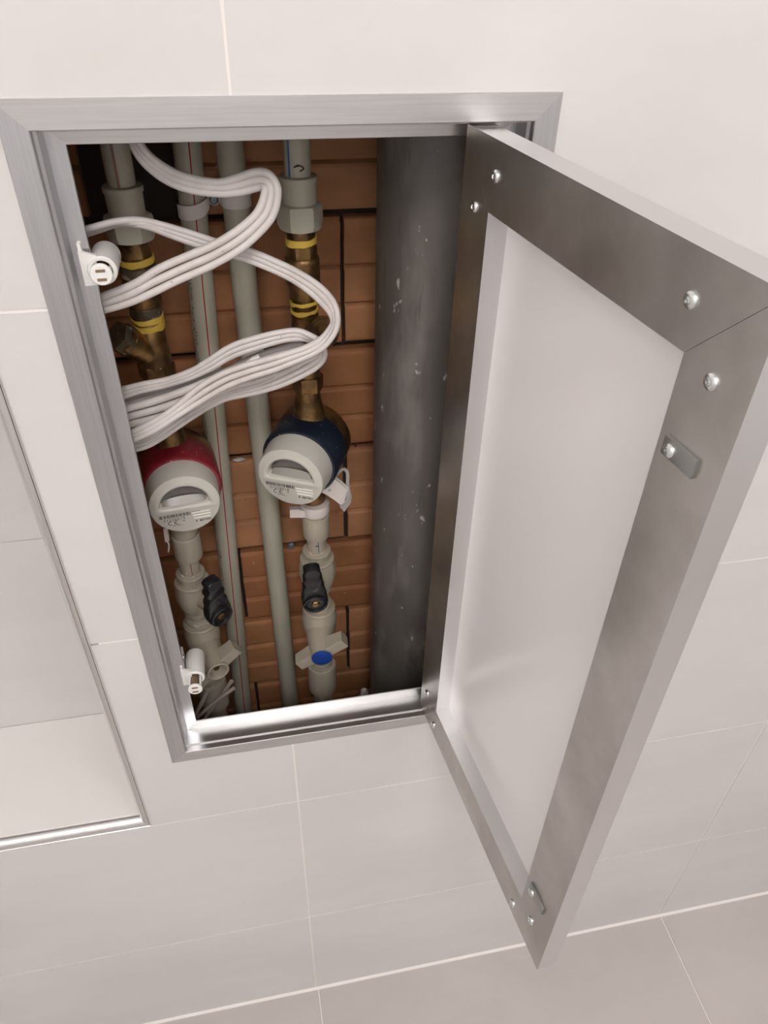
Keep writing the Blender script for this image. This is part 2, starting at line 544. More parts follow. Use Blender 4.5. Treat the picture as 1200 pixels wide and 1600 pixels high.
# brick courses: running bond, each face with two horizontal scored steps
COURSE = [0.055, -0.073, -0.2005, -0.327, -0.447, -0.578, -0.694, -0.820, -0.945, -1.07]
for c in range(len(COURSE) - 1):
    zt, zb = COURSE[c], COURSE[c + 1]
    odd = c % 2                       # courses with a joint at x = -0.033
    cuts = [-0.295, -0.033, 0.229, 0.491] if (c % 2 == 0) else [-0.164, 0.098, 0.36]
    if c % 2 == 0:
        cuts = [-0.164, 0.098, 0.36]
    else:
        cuts = [-0.295, -0.0300, 0.229, 0.491]
    for a, b in zip(cuts, cuts[1:]):
        x0, x1 = max(a + R.uniform(0.0016, 0.0026), SX0 - 0.018), min(b - R.uniform(0.0016, 0.0026), SX1 + 0.018)
        if x1 - x0 < 0.006:
            continue
        if c == 1 and b < 0.0:
            x1 = -0.112               # only a stub remains: a black hole beside it at the top left
        g = 0.0024 + R.random() * 0.0022
        yf = SY + R.uniform(-0.0012, 0.0012)
        h = zt - zb - 2 * g
        z1 = zt - g
        f1, f2 = (0.36, 0.67)
        ys = 0.0016
        # front profile from top to bottom: flat band, undercut score line, next band a touch proud
        prof = [(yf + 0.0030, z1), (yf + 0.0008, z1 - 0.0015), (yf, z1 - 0.0045),
                (yf + 0.0004, z1 - h * f1 + 0.0035), (yf + 0.0012, z1 - h * f1 + 0.0014), (yf + 0.0048, z1 - h * f1), (yf + 0.0008, z1 - h * f1 - 0.0024), (yf - 0.0004, z1 - h * f1 - 0.0050),
                (yf + 0.0002, z1 - h * f2 + 0.0035), (yf + 0.0010, z1 - h * f2 + 0.0014), (yf + 0.0048, z1 - h * f2), (yf + 0.0008, z1 - h * f2 - 0.0024), (yf - 0.0004, z1 - h * f2 - 0.0050),
                (yf, z1 - h + 0.0040), (yf + 0.0008, z1 - h + 0.0015), (yf + 0.0030, z1 - h), (SY + 0.03, z1 - h), (SY + 0.03, z1)]
        bm = bmesh.new()
        L, Rr = [], []
        jit = [R.uniform(-0.0007, 0.0007) for _ in range(40)]
        for j, (y, z) in enumerate(prof):
            L.append(bm.verts.new((x0 + jit[j], y, z + jit[j] * 0.7)))
            Rr.append(bm.verts.new((x1 + jit[j + 20], y + jit[j + 18] * 0.4, z - jit[j] * 0.7)))
        n = len(prof)
        for j in range(n):
            bm.faces.new((L[j], L[(j + 1) % n], Rr[(j + 1) % n], Rr[j]))
        bm.faces.new(L[::-1])
        bm.faces.new(Rr)
        obj('brick', bm, BRICK[R.randrange(4)], shaft, smooth=False)
# bricks of the return on the left, seen edge-on in the upper corner
for c in range(len(COURSE) - 1):
    zt, zb = COURSE[c], COURSE[c + 1]
    bm = bmesh.new()
    add_box(bm, (SX0 - 0.002, 0.055 + (c % 2) * 0.03, zb + 0.003), (SX0 + 0.004, SY - 0.004, zt - 0.003), 0.0012)
    obj('brick', bm, BRICK[c % 4], shaft, smooth=False)

# ------------------------------------------------------------------ hatch frame
MIT = {}


def rail_ring(parent, x0, x1, z0, z1, prof, T=lambda p: p, mats=None, name='rail', bev=0.0, seam=0.0):
    """four mitred rails round a rectangle; prof: (distance in from the outer edge, depth)"""
    out = []
    cx = [(x0, z1, 1, -1), (x1, z1, -1, -1), (x1, z0, -1, 1), (x0, z0, 1, 1)]
    for s in range(4):
        a, b = cx[s], cx[(s + 1) % 4]
        bmm = bmesh.new()
        A, B = [], []
        dv = Vector((b[0] - a[0], 0, b[1] - a[1])).normalized() * seam
        for (u, y) in prof:
            A.append(bmm.verts.new(T(Vector((a[0] + a[2] * u, y, a[1] + a[3] * u)) + dv)))
            B.append(bmm.verts.new(T(Vector((b[0] + b[2] * u, y, b[1] + b[3] * u)) - dv)))
        n = len(prof)
        for k in range(n):
            bmm.faces.new((A[k], A[(k + 1) % n], B[(k + 1) % n], B[k]))
        bmm.faces.new(A[::-1])
        bmm.faces.new(B)
        if bev:
            soft(bmm, bev, 1, 50)
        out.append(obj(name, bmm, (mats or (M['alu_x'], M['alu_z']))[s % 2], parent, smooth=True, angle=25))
    return out


FX0, FX1, FZ0, FZ1 = -0.1142, 0.2006, -0.6752, -0.0757
fr = thing('hatch_frame', 'brushed aluminium frame of the open wall hatch, set into the white tiles', 'frame', (FX0, 0, FZ0))
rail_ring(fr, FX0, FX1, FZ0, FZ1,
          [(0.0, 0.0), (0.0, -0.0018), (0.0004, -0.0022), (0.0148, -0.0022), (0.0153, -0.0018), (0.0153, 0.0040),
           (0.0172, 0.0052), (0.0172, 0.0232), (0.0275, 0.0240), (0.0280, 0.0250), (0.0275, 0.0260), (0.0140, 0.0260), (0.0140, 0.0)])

# ------------------------------------------------------------------ hatch door, opened about 83 degrees
DA = Vector((0.1473, 0.0093, 0.0))
TH = 1.4495
DU = Vector((math.cos(TH), -math.sin(TH), 0))
DN = Vector((math.sin(TH), math.cos(TH), 0))
DW, DZ0, DZ1, DT = 0.2706, -0.6565, -0.0937, 0.0165


def TD(p):
    """door space (along the width, thickness away from the inner face, height) to the world"""
    return DA + DU * p.x + DN * p.y + Vector((0, 0, p.z))


door = thing('hatch_door', 'opened hatch door with a grey metal inner frame around a white panel', 'door', DA + Vector((0, 0, DZ0)))
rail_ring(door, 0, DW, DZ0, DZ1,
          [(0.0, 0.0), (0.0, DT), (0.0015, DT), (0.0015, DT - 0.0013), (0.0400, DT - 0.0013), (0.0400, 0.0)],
          TD, (M['alu_shade'], M['alu_shade']), bev=0.00025, seam=0.00015)
for o in door.children:      # same metal: reflections put into the colours, sides paler, inner face darker and stained
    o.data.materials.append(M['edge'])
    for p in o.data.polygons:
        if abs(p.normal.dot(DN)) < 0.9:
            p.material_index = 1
bm = bmesh.new()
add_box(bm, (0.0018, DT - 0.0012, DZ0 + 0.0018), (DW - 0.0018, DT - 0.0002, DZ1 - 0.0018))
for v in bm.verts:
    v.co = TD(v.co)
obj('tile', bm, M['tile'], door, smooth=False)
bm = bmesh.new()
add_box(bm, (0.038, DT - 0.0024, DZ0 + 0.038), (DW - 0.038, DT - 0.0012, DZ1 - 0.038))
for v in bm.verts:
    v.co = TD(v.co)
obj('panel', bm, M['panel'], door, smooth=False)


def screw_bm(c, axis, r, h=0.0018, slot=True):
    bmm = bmesh.new()
    prof = [(r, 0.0), (r, h * 0.25), (r * 0.9, h * 0.65), (r * 0.62, h), (r * 0.42, h), (r * 0.34, h * 0.35), (r * 0.02, h * 0.3)]
    add_lathe(bmm, prof, c, axis, 20, hexa=(4, 5) if slot else None)
    return bmm


for (u, z) in ((0.0453, -0.1125), (0.0209, -0.1359), (0.2262, -0.1134), (0.2497, -0.1371),
               (0.0158, -0.6171), (0.0375, -0.6415), (0.2219, -0.6432), (0.2475, -0.6175)):
    obj('screw', screw_bm(TD(Vector((u, 0.0, z))), -DN, 0.0038), M['zinc'], door)
for zc, dz in ((-0.1735, 0.0), (-0.5800, 0.0)):
    bm = bmesh.new()
    add_box(bm, (0.2362, -0.0022, zc - 0.0046), (0.2575, 0.0, zc + 0.0046), 0.0003)
    for v in bm.verts:
        v.co = TD(v.co)
    cl = obj('catch_plate', bm, M['plate'], door)
    obj('screw', screw_bm(TD(Vector((0.2415, -0.0022, zc - 0.0004))), -DN, 0.0034), M['zinc'], cl)

# ------------------------------------------------------------------ white push latches on the left of the frame


def latch(c, label, out):
    """c: centre of the plunger disc; the body runs away from the viewer (+y); out: plunger travel"""
    c = Vector(c)
    t = thing('push_latch', label, 'latch', c + Vector((0, out, 0)), 'push latches on the hatch frame')
    y0 = c.y + out
    bmm = bmesh.new()
    add_lathe(bmm, [(0.0066, 0.0), (0.0085, 0.0), (0.0092, 0.0008), (0.0092, 0.029), (0.0084, 0.031), (0.0055, 0.0325)],
              (c.x, y0, c.z), (0, 1, 0), 32, cap0=False)
    add_lathe(bmm, [(0.0066, 0.0), (0.0066, 0.012)], (c.x, y0, c.z), (0, 1, 0), 32, cap0=False)
    obj('housing', bmm, M['white'], t)
    bmm = bmesh.new()
    x = c.x
    add_prism(bmm, [Vector((x - 0.0122, y0 + 0.001, c.z + 0.002)), Vector((x - 0.0122, y0 + 0.001, c.z - 0.0095)), Vector((x - 0.004, y0 + 0.001, c.z - 0.0090)), Vector((x - 0.002, y0 + 0.001, c.z + 0.0094)), Vector((x - 0.0122, y0 + 0.001, c.z + 0.0125))], (0, 0.003, 0))
    add_box(bmm, (x - 0.0122, y0 + 0.002, c.z - 0.008), (x - 0.0098, y0 + 0.028, c.z + 0.017), 0.0008)
    pl = obj('mounting_plate', bmm, M['white'], t)
    obj('screw', screw_bm((x - 0.0098, y0 + 0.018, c.z + 0.0125), (1, 0, 0), 0.0028, 0.0012), M['zinc'], pl)
    bmm = bmesh.new()
    add_lathe(bmm, [(0.0045, 0.0), (0.0062, 0.0), (0.0068, 0.0006), (0.0068, 0.0022), (0.0060, 0.0026), (0.0045, 0.0026)],
              (x, c.y, c.z), (0, 1, 0), 32, cap0=False, cap1=False)
    add_lathe(bmm, [(0.0046, 0.0004), (0.0046, 0.002)], (x, c.y, c.z), (0, 1, 0), 32)
    for s in (-1, 1):
        add_box(bmm, (x + s * 0.0050 - 0.0009, c.y + 0.001, c.z - 0.0022), (x + s * 0.0050 + 0.0009, y0 + 0.006, c.z + 0.0022), 0.0004)
    p = obj('plunger', bmm, M['white'], t)
    bmm = bmesh.new()
    for dz, hw in ((0.0025, 0.0028), (-0.0030, 0.0028)):
        add_box(bmm, (x - hw, c.y - 0.0001, c.z + dz - 0.0008), (x + hw, c.y + 0.0012, c.z + dz + 0.0008))
    obj('magnet_slot', bmm, M['slot'], p, smooth=False)
    bmm = bmesh.new()
    add_lathe(bmm, [(0.0038, 0.003), (0.0038, out + 0.012)], (x, c.y, c.z), (0, 1, 0), 20)
    obj('magnet', bmm, M['slot'], p)
    return t


latch(at(158, 430, 0.010), 'white plastic push latch high on the left of the hatch, above the cable bundle', 0.007)
latch(at(305, 1078, 0.006), 'white plastic push latch low on the left of the hatch, beside the grey stop valve', 0.014)

# ------------------------------------------------------------------ drain pipe and risers
bm = bmesh.new()
add_lathe(bm, [(0.055, SZ0 + 0.003), (0.055, SZ1 - 0.003)], (0.1735, 0.140, 0), (0, 0, 1), 64)
o = obj('drain_pipe', bm, M['sewer'], None, origin=(0.1735, 0.140, SZ0))
tag(o, 'thick dark grey plastic drain pipe with scuffs, right side of the shaft', 'pipe')

YR = 0.184


def riser(name, p0, p1, r, label, stripe=None):
    p0, p1 = Vector(p0), Vector(p1)
    d = (p1 - p0).normalized()
    a = p0 + d * ((SZ1 - 0.004 - p0.z) / d.z)
    b = p0 + d * ((SZ0 + 0.004 - p0.z) / d.z)
    t = thing(name, label, 'pipe', b)
    bmm = bmesh.new()
    k = p0 + d * ((-0.11 - p0.z) / d.z)
    a = Vector((k.x, k.y, SZ1 - 0.004))
    add_tube(bmm, [a, k, b], r, 40)
    obj('pipe', bmm, M['ppr'], t)
    if stripe:
        ang, m_, wd = stripe
        bmm = bmesh.new()
        off = Vector((math.sin(ang), -math.cos(ang), 0)) * (r - 0.0002)
        add_tube(bmm, [a + off, k + off, b + off], wd, 8)
        obj('stripe', bmm, m_, t)
    return t, k, b


r1, r1a, r1b = riser('riser_pipe', at(290, 213, YR - .011) + Vector((0, .011, 0)), at(366, 970, YR - .011) + Vector((0, .011, 0)), 0.0112,
                     'grey-green plastic riser pipe with a thin red line, left of centre', (0.16, M['redline'], 0.0006))
r2, r2a, r2b = riser('riser_pipe', at(357, 213, YR - .011) + Vector((0, .011, 0)), at(440, 970, YR - .011) + Vector((0, .011, 0)), 0.0112,
                     'plain grey-green plastic riser pipe left of the blue-ringed meter')
# worn printed marks running down the red-lined riser
bm = bmesh.new()
rr = random.Random(3)
d1 = (r1b - r1a).normalized()
for (za, zb) in ((-0.228, -0.262), (-0.268, -0.322), (-0.385, -0.43), (-0.535, -0.60)):
    z = za
    while z > zb:
        p = r1a + d1 * ((z - r1a.z) / d1.z)
        for q in range(2):
            ang = -0.95 + rr.uniform(-0.08, 0.10) + 0.10 * q
            u = Vector((math.sin(ang), -math.cos(ang), 0))
            tg = Vector((math.cos(ang), math.sin(ang), 0))
            cpt = p + u * 0.01125 + Vector((0, 0, rr.uniform(-0.0006, 0.0006)))
            hw, hh = rr.uniform(0.0002, 0.0007), rr.uniform(0.0002, 0.0009)
            vs = [bm.verts.new(cpt + tg * a_ + Vector((0, 0, b_))) for a_, b_ in ((-hw, -hh), (hw, -hh), (hw, hh), (-hw, hh))]
            bm.faces.new(vs)
        z -= rr.uniform(0.0018, 0.0036)
obj('printed_marks', bm, M['ink'], r1, smooth=False, kind='stuff')

# white strap that holds both risers, screwed between them
zc = -0.178
p1c = r1a + d1 * ((zc - r1a.z) / d1.z)
d2 = (r2b - r2a).normalized()
p2c = r2a + d2 * ((zc - r2a.z) / d2.z)
st = thing('pipe_strap', 'white plastic strap screwed across the two riser pipes near the top', 'strap', ((p1c.x + p2c.x) / 2, YR + 0.01, zc))
mx_, my_, mz_ = (p1c.x + p2c.x) / 2, YR - 0.004, zc - 0.001
for s, pc, dz in ((-1, p1c, -0.0085), (1, p2c, -0.001)):
    pts = []
    for k in range(13):
        a_ = -PI * 0.5 * s * 1.0 + s * PI * k / 12 * 0.92
        pts.append(Vector((pc.x + 0.0122 * math.sin(a_), pc.y - 0.0122 * math.cos(a_), 0)))
    pts = pts if s > 0 else pts
    inner = Vector((mx_ + s * 0.004, my_, 0))
    pts = [inner] + [p for p in sorted(pts, key=lambda p: s * p.x)]
    bmm = bmesh.new()
    n = len(pts)
    rows = []
    for k, p in enumerate(pts):
        f = k / (n - 1)
        zm = mz_ + dz * math.sin(min(f * 1.3, 1) * PI / 2)
        hw = 0.0030 + 0.0026 * min(1, f * 3)
        nrm = Vector((p.x - pc.x, p.y - pc.y, 0)).normalized() * 0.0010
        rows.append([bmm.verts.new(v) for v in (Vector((p.x, p.y, zm - hw)) + nrm, Vector((p.x, p.y, zm + hw)) + nrm, Vector((p.x, p.y, zm + hw)) - nrm * 0.2, Vector((p.x, p.y, zm - hw)) - nrm * 0.2)])
    for a_, b_ in zip(rows, rows[1:]):
        for k in range(4):
            bmm.faces.new((a_[k], a_[(k + 1) % 4], b_[(k + 1) % 4], b_[k]))
    bmm.faces.new(rows[0])
    bmm.faces.new(rows[-1][::-1])
    obj('band', bmm, M['strap'], st)
bm = bmesh.new()
add_lathe(bm, [(0.0048, 0.0), (0.0048, 0.012), (0.0040, 0.0132), (0.0040, 0.010)], (mx_, my_ + 0.010, mz_), (0, -1, 0), 24)
bs = obj('boss', bm, M['strap'], st)
obj('screw', screw_bm((mx_, my_ - 0.0002, mz_), (0, -1, 0), 0.0036, 0.0022), M['bolt'], bs)

# ------------------------------------------------------------------ plumbing of the two water lines
YP = 0.135


def vlathe(name, prof, x, m_, parent, y=YP, n=40, hexa=None, **k):
    """prof: (radius, z) from the top down, about a vertical axis"""
    bmm = bmesh.new()
    add_lathe(bmm, [(r, z) for r, z in prof], (x, y, 0), (0, 0, 1), n, hexa=hexa)
    return obj(name, bmm, m_, parent, **k)


XL, XR = -0.0735, 0.0555
# supply pipes with their sockets and plastic union nuts
for X, dz, lab, sm in ((XL, 0.0, 'grey-green supply pipe with socket and union nut, upper left, faint red line', M['redfaint']),
                       (XR, -0.0005, 'grey-green supply pipe with socket and union nut, top centre, blue line', M['blueline'])):
    left = X < 0
    t = thing('supply_pipe', lab, 'pipe', (X, YP, -0.20))
    zs = -0.1545 if left else -0.1515
    vlathe('pipe', [(0.0102, SZ1 - 0.004), (0.0102, zs - 0.004)], X, M['ppr'], t)
    bmm = bmesh.new()
    ang = -0.10 if left else -0.75
    off = Vector((math.sin(ang), -math.cos(ang), 0)) * 0.0100
    add_tube(bmm, [Vector((X, YP, 0.25)) + off, Vector((X, YP, zs)) + off], 0.0009 if left else 0.0008, 8)
    obj('stripe', bmm, sm, t)
    vlathe('socket', [(0.0112, zs + 0.0005), (0.0142, zs), (0.0148, zs - 0.001), (0.0148, zs - 0.004), (0.0138, zs - 0.0055), (0.0134, zs - 0.022)], X, M['ppr'], t)
    zn = zs - 0.0195
    vlathe('union_nut', [(0.0135, zn), (0.0172, zn - 0.0010), (0.0182, zn - 0.003), (0.0182, zn - 0.015), (0.0165, zn - 0.019), (0.0120, zn - 0.0195)],
           X, M['ppr'], t, n=48, hexa=(1, 2, 3) if not left else (1, 2, 3), angle=22)
    if not left:   # black felt-pen mark
        bmm = bmesh.new()
        pts = [at(459, 262, YP - 0.0102), at(465, 259, YP - 0.0102), at(471, 260, YP - 0.0102), at(474, 264, YP - 0.0102), at(468, 268, YP - 0.0102)]
        pts = [Vector((q.x, YP - math.sqrt(max(0.01035 ** 2 - (q.x - X) ** 2, 1e-8)), q.z)) for q in pts]
        add_tube(bmm, spline(pts, 4), [0.0005 + 0.0003 * abs(math.sin(k * 0.4)) for k in range(17)], 6)
        obj('pen_mark', bmm, M['ink'], t)

# brass strainers
t = thing('strainer_valve', 'tarnished brass check valve and strainer with yellow tape, left above the red meter', 'valve', (XL, YP, -0.30))
vlathe('inlet_nut', [(0.0098, -0.190), (0.0112, -0.1945), (0.0112, -0.200), (0.0125, -0.2015), (0.0128, -0.212), (0.0128, -0.2135)], XL, M['brass'], t, hexa=(3, 4, 5))
vlathe('body', [(0.0128, -0.2135), (0.0132, -0.2150), (0.0132, -0.222), (0.0142, -0.2225), (0.0145, -0.232), (0.0142, -0.2445), (0.0118, -0.2455),
                (0.0118, -0.262), (0.0125, -0.263), (0.0125, -0.280), (0.0135, -0.288), (0.0140, -0.296), (0.0135, -0.2985), (0.0135, -0.308), (0.012, -0.309), (0.012, -0.345)], XL, M['brass'], t)
vlathe('outlet_nut', [(0.0130, -0.2965), (0.0152, -0.2975), (0.0156, -0.299), (0.0156, -0.3085), (0.0150, -0.310), (0.0125, -0.3105)], XL, M['brass'], t, hexa=(1, 2, 3, 4), angle=22)
vlathe('dark_band', [(0.0120, -0.2462), (0.0127, -0.2470), (0.0127, -0.2540), (0.0120, -0.2545)], XL, M['brass_d'], t)
vlathe('dark_band', [(0.0128, -0.2132), (0.0138, -0.2140), (0.0138, -0.2215), (0.0132, -0.222)], XL, M['brass_d'], t)


def tape_ring(parent, X, r, z, w, ragged):
    bmm = bmesh.new()
    rt = random.Random(int(abs(z) * 1e4))
    ph = [rt.uniform(0, 6.28) for _ in range(6)]
    n = 40
    a_, b_, c_, d_ = [], [], [], []
    for k in range(n):
        th = 2 * PI * k / n
        u = Vector((math.cos(th), math.sin(th), 0))
        zu = z + ragged * (0.45 * math.sin(th + 1) + 0.18 * math.sin(3 * th + ph[0]) + 0.08 * math.sin(7 * th + ph[1]))
        zl = z - w + ragged * (0.45 * math.sin(th + 1) + 0.30 * math.sin(2 * th + ph[2]) + 0.22 * math.sin(5 * th + ph[3]) + 0.10 * math.sin(9 * th + ph[4]))
        o_ = Vector((X, YP, 0))
        a_.append(bmm.verts.new(o_ + u * (r + 0.0006) + Vector((0, 0, zu))))
        b_.append(bmm.verts.new(o_ + u * (r + 0.0006) + Vector((0, 0, zl))))
        c_.append(bmm.verts.new(o_ + u * (r - 0.0004) + Vector((0, 0, zl))))
        d_.append(bmm.verts.new(o_ + u * (r - 0.0004) + Vector((0, 0, zu))))
    for k in range(n):
        j = (k + 1) % n
        for p, q in ((a_, b_), (b_, c_), (c_, d_), (d_, a_)):
            bmm.faces.new((p[k], p[j], q[j], q[k]))
    obj('tape', bmm, M['tape'], parent)


tape_ring(t, XL, 0.0134, -0.2065, 0.0048, 0.0015)
tape_ring(t, XL, 0.0127, -0.2545, 0.0040, 0.0022)
tape_ring(t, XL, 0.0127, -0.2600, 0.0052, 0.0020)
bm = bmesh.new()
p0 = Vector((XL, YP, -0.291))
p1 = at(190, 528, 0.118)
ax = p1 - p0
add_lathe(bm, [(0.0112, 0.0), (0.0108, ax.length * 0.62), (0.0122, ax.length * 0.66), (0.0122, ax.length)], p0, ax, 32)
obj('strainer_branch', bm, M['brass'], t)
bm = bmesh.new()
add_lathe(bm, [(0.0126, 0.0), (0.0130, 0.001), (0.0130, 0.009), (0.0118, 0.011), (0.0080, 0.011)], p0 + ax * 0.86, ax, 36, hexa=(1, 2, 3))
obj('plug', bm, M['brass_d'], t)

t = thing('strainer_valve', 'brass check valve and strainer with yellow tape, above the blue-ringed meter', 'valve', (XR, YP, -0.30))
vlathe('inlet_nut', [(0.0098, -0.187), (0.0115, -0.1895), (0.0115, -0.203), (0.0128, -0.205), (0.0128, -0.2125)], XR, M['brass'], t, hexa=(3, 4))
vlathe('body', [(0.0126, -0.2125), (0.0140, -0.2140), (0.0144, -0.2165), (0.0144, -0.2345), (0.0130, -0.2365), (0.0128, -0.247), (0.0105, -0.248), (0.0105, -0.262),
                (0.0118, -0.263), (0.0122, -0.2735), (0.0105, -0.2745), (0.0118, -0.286), (0.0122, -0.300), (0.011, -0.302), (0.011, -0.325)], XR, M['brass'], t)
tape_ring(t, XR, 0.0118, -0.1895, 0.0022, 0.0005)
tape_ring(t, XR, 0.0120, -0.1972, 0.0052, 0.0012)
tape_ring(t, XR, 0.0112, -0.2490, 0.0032, 0.0018)
tape_ring(t, XR, 0.0112, -0.2565, 0.0030, 0.0018)
bm = bmesh.new()
p0 = Vector((XR, YP, -0.292))
p1 = at(509, 516, 0.106)
ax = p1 - p0
LL = ax.length
add_lathe(bm, [(0.0100, 0.0), (0.0104, LL * 0.5), (0.0122, LL * 0.55), (0.0128, LL * 0.6), (0.0128, LL - 0.001), (0.0120, LL), (0.0104, LL), (0.0101, LL - 0.0015), (0.0078, LL - 0.0015), (0.0075, LL - 0.0003), (0.0052, LL - 0.0003), (0.0050, LL - 0.0012), (0.0001, LL - 0.0012)], p0, ax, 40)
obj('strainer_branch', bm, M['brass'], t)


# ------------------------------------------------------------------ water meters
def meter(Xp, zc_, yaw, pitch, shift, ring_mat, label, number, name_ring):
    """brass body on the pipe axis, coloured ring, grey cap whose round face looks at the room"""
    base = Vector((Xp, YP, zc_))
    t = thing('water_meter', label, 'meter', base, 'water meters in the shaft')
    A = Vector((math.sin(yaw) * math.cos(pitch), -math.cos(yaw) * math.cos(pitch), math.sin(pitch)))   # towards the viewer
    U = (Vector((0, 0, 1)) - A * A.z).normalized()
    S_ = A.cross(U) * -1
    S_ = U.cross(A) * -1
    S_ = Vector((-A.y, A.x, 0)).normalized()                                                            # to the right in the picture
    org = base + Vector(shift)

    def P(u, v, h, k=1.0):
        return org + S_ * u + U * v + A * h
    # brass body with necks
    bmm = bmesh.new()
    add_lathe(bmm, [(0.020, -0.036), (0.031, -0.032), (0.0362, -0.024), (0.0370, -0.008), (0.0350, 0.000)], org, A, 48, up=U)
    add_lathe(bmm, [(0.0105, 0.0), (0.0112, 0.020), (0.0150, 0.042), (0.0185, 0.056)], (base.x, base.y + 0.006, zc_ + 0.078), (0, 0, -1), 32)
    add_lathe(bmm, [(0.0185, 0.0), (0.0150, 0.012), (0.0128, 0.022), (0.0122, 0.062)], (base.x, base.y + 0.004, zc_ - 0.022), (0, 0, -1), 32)
    obj('body', bmm, M['brass'], t)
    bmm = bmesh.new()
    add_lathe(bmm, [(0.0120, 0.0), (0.0135, 0.0008), (0.0140, 0.002), (0.0140, 0.013), (0.0132, 0.0148), (0.0120, 0.015)], (base.x, base.y, zc_ + 0.080), (0, 0, -1), 36, hexa=(1, 2, 3, 4))
    nt_ = obj('inlet_nut', bmm, M['brass'], t, angle=22)
    # ring
    bmm = bmesh.new()
    add_lathe(bmm, [(0.0345, -0.010), (0.0366, -0.009), (0.0369, -0.007), (0.0369, 0.024), (0.0354, 0.0265), (0.0330, 0.0268)], org, A, 64, up=U)
    obj(name_ring, bmm, ring_mat, t)
    # cap: side wall, rounded rim, flat face with a half-round window
    N = 96
    KP = 0.935
    H0, H1 = 0.0268, 0.0500
    RC = 0.0316
    Dc = (0.0, 0.0075)               # centre that both loops are drawn about
    chord, ra = -0.0015, 0.0232      # window: straight bottom at v = chord, arc of radius ra about (0, -0.0008)

    def dray(th, sc=1.0, grow=0.0):
        dx, dy = math.cos(th), math.sin(th)
        # distance to arc circle
        ox, oy = Dc[0], Dc[1] + 0.0018
        R2 = ra + grow
        bq = ox * dx + oy * dy
        cq = ox * ox + oy * oy - R2 * R2
        tt = -bq + math.sqrt(bq * bq - cq)
        if dy < -1e-6:
            tt2 = (chord - grow - Dc[1]) / dy
            # softened corner
            tt = min(tt, tt2)
        return Dc[0] + dx * tt * sc, Dc[1] + dy * tt * sc

    def cray(th, rad):
        dx, dy = math.cos(th), math.sin(th)
        ox, oy = Dc
        bq = ox * dx + oy * dy
        cq = ox * ox + oy * oy - rad * rad
        tt = -bq + math.sqrt(bq * bq - cq)
        return Dc[0] + dx * tt, Dc[1] + dy * tt
    loops = []
    spec = [('d', -0.0022, -0.0180), ('d', -0.0008, -0.0010), ('d', 0.0, 0.0006), ('d', 0.0009, 0.0013), ('d', 0.0024, 0.0014), ('d', 0.0042, 0.0008), ('d', 0.0060, 0.0),
            ('c', RC - 0.0016, 0.0), ('c', RC - 0.0004, -0.0006), ('c', RC, -0.0020), ('c', RC + 0.0018, H0 - H1)]
    bmm = bmesh.new()
    for kind, a_, h in spec:
        lp = []
        for k in range(N):
            th = 2 * PI * k / N + 0.01
            if kind == 'd':
                u, v = dray(th, 1.0, a_)
            else:
                u, v = cray(th, a_)
            rad = math.hypot(u, v)
            if kind == 'd' and rad > RC - 0.0018:
                u, v = u * (RC - 0.0018) / rad, v * (RC - 0.0018) / rad
            lp.append(bmm.verts.new(P(u, v, H1 + h)))
        loops.append(lp)
    for a_, b_ in zip(loops, loops[1:]):
        for k in range(N):
            bmm.faces.new((a_[k], a_[(k + 1) % N], b_[(k + 1) % N], b_[k]))
    cap = obj('cap', bmm, M['cap'], t, angle=40)
    # window floor, tilting up towards the straight edge
    bmm = bmesh.new()
    pts = [P(*dray(2 * PI * k / N + 0.01, 1.0, -0.0012), H1 - 0.0165 + max(0, (0.016 - dray(2 * PI * k / N + 0.01, 1.0, -0.0012)[1])) * 0.50) for k in range(N)]
    add_prism(bmm, pts, A * -0.0008)
    obj('window', bmm, M['glass'], cap, smooth=False)
    bmm = bmesh.new()
    top_, bot_ = [], []
    for k in range(25):
        f = k / 24 * 2 - 1
        u = f * 0.0205
        top_.append(bmm.verts.new(P(u, chord + 0.0066 * math.sqrt(max(1 - f * f, 0.0)) ** 0.7 + 0.0006, H1 - 0.0072)))
        bot_.append(bmm.verts.new(P(u, chord - 0.0004, H1 - 0.0012)))
    for k in range(24):
        bmm.faces.new((bot_[k], bot_[k + 1], top_[k + 1], top_[k]))
    obj('sloped_sill', bmm, M['sill'], cap)
    # embossed bar under the window and three ridges at the right
    bmm = bmesh.new()
    for v_, a_, b_, r_ in ((-0.0110, 0.0050, 0.0225, 0.00055), (-0.0145, 0.0055, 0.0230, 0.00055), (-0.0180, 0.0062, 0.0225, 0.00055)):
        add_tube(bmm, [P(a_ * KP, v_ * KP, H1 + 0.0001), P(b_ * KP, v_ * KP, H1 + 0.0001)], r_, 8)
    obj('ridges', bmm, M['emboss'], cap, kind='stuff')
    # print
    bmm = bmesh.new()
    rb = random.Random(int(number))
    u = -0.0262

    def q(u0, u1, v0, v1):
        vs = [bmm.verts.new(P(a_ * KP, b_ * KP, H1 + 0.00012)) for a_, b_ in ((u0, v0), (u1, v0), (u1, v1), (u0, v1))]
        bmm.faces.new(vs)
    while u < 0.0035:
        w_ = rb.choice((0.0003, 0.0003, 0.0006, 0.0009))
        q(u, u + w_, -0.0128, -0.0088)
        u += w_ + rb.choice((0.0003, 0.0004, 0.0006))
    obj('barcode', bmm, M['ink'], cap, smooth=False, kind='stuff')

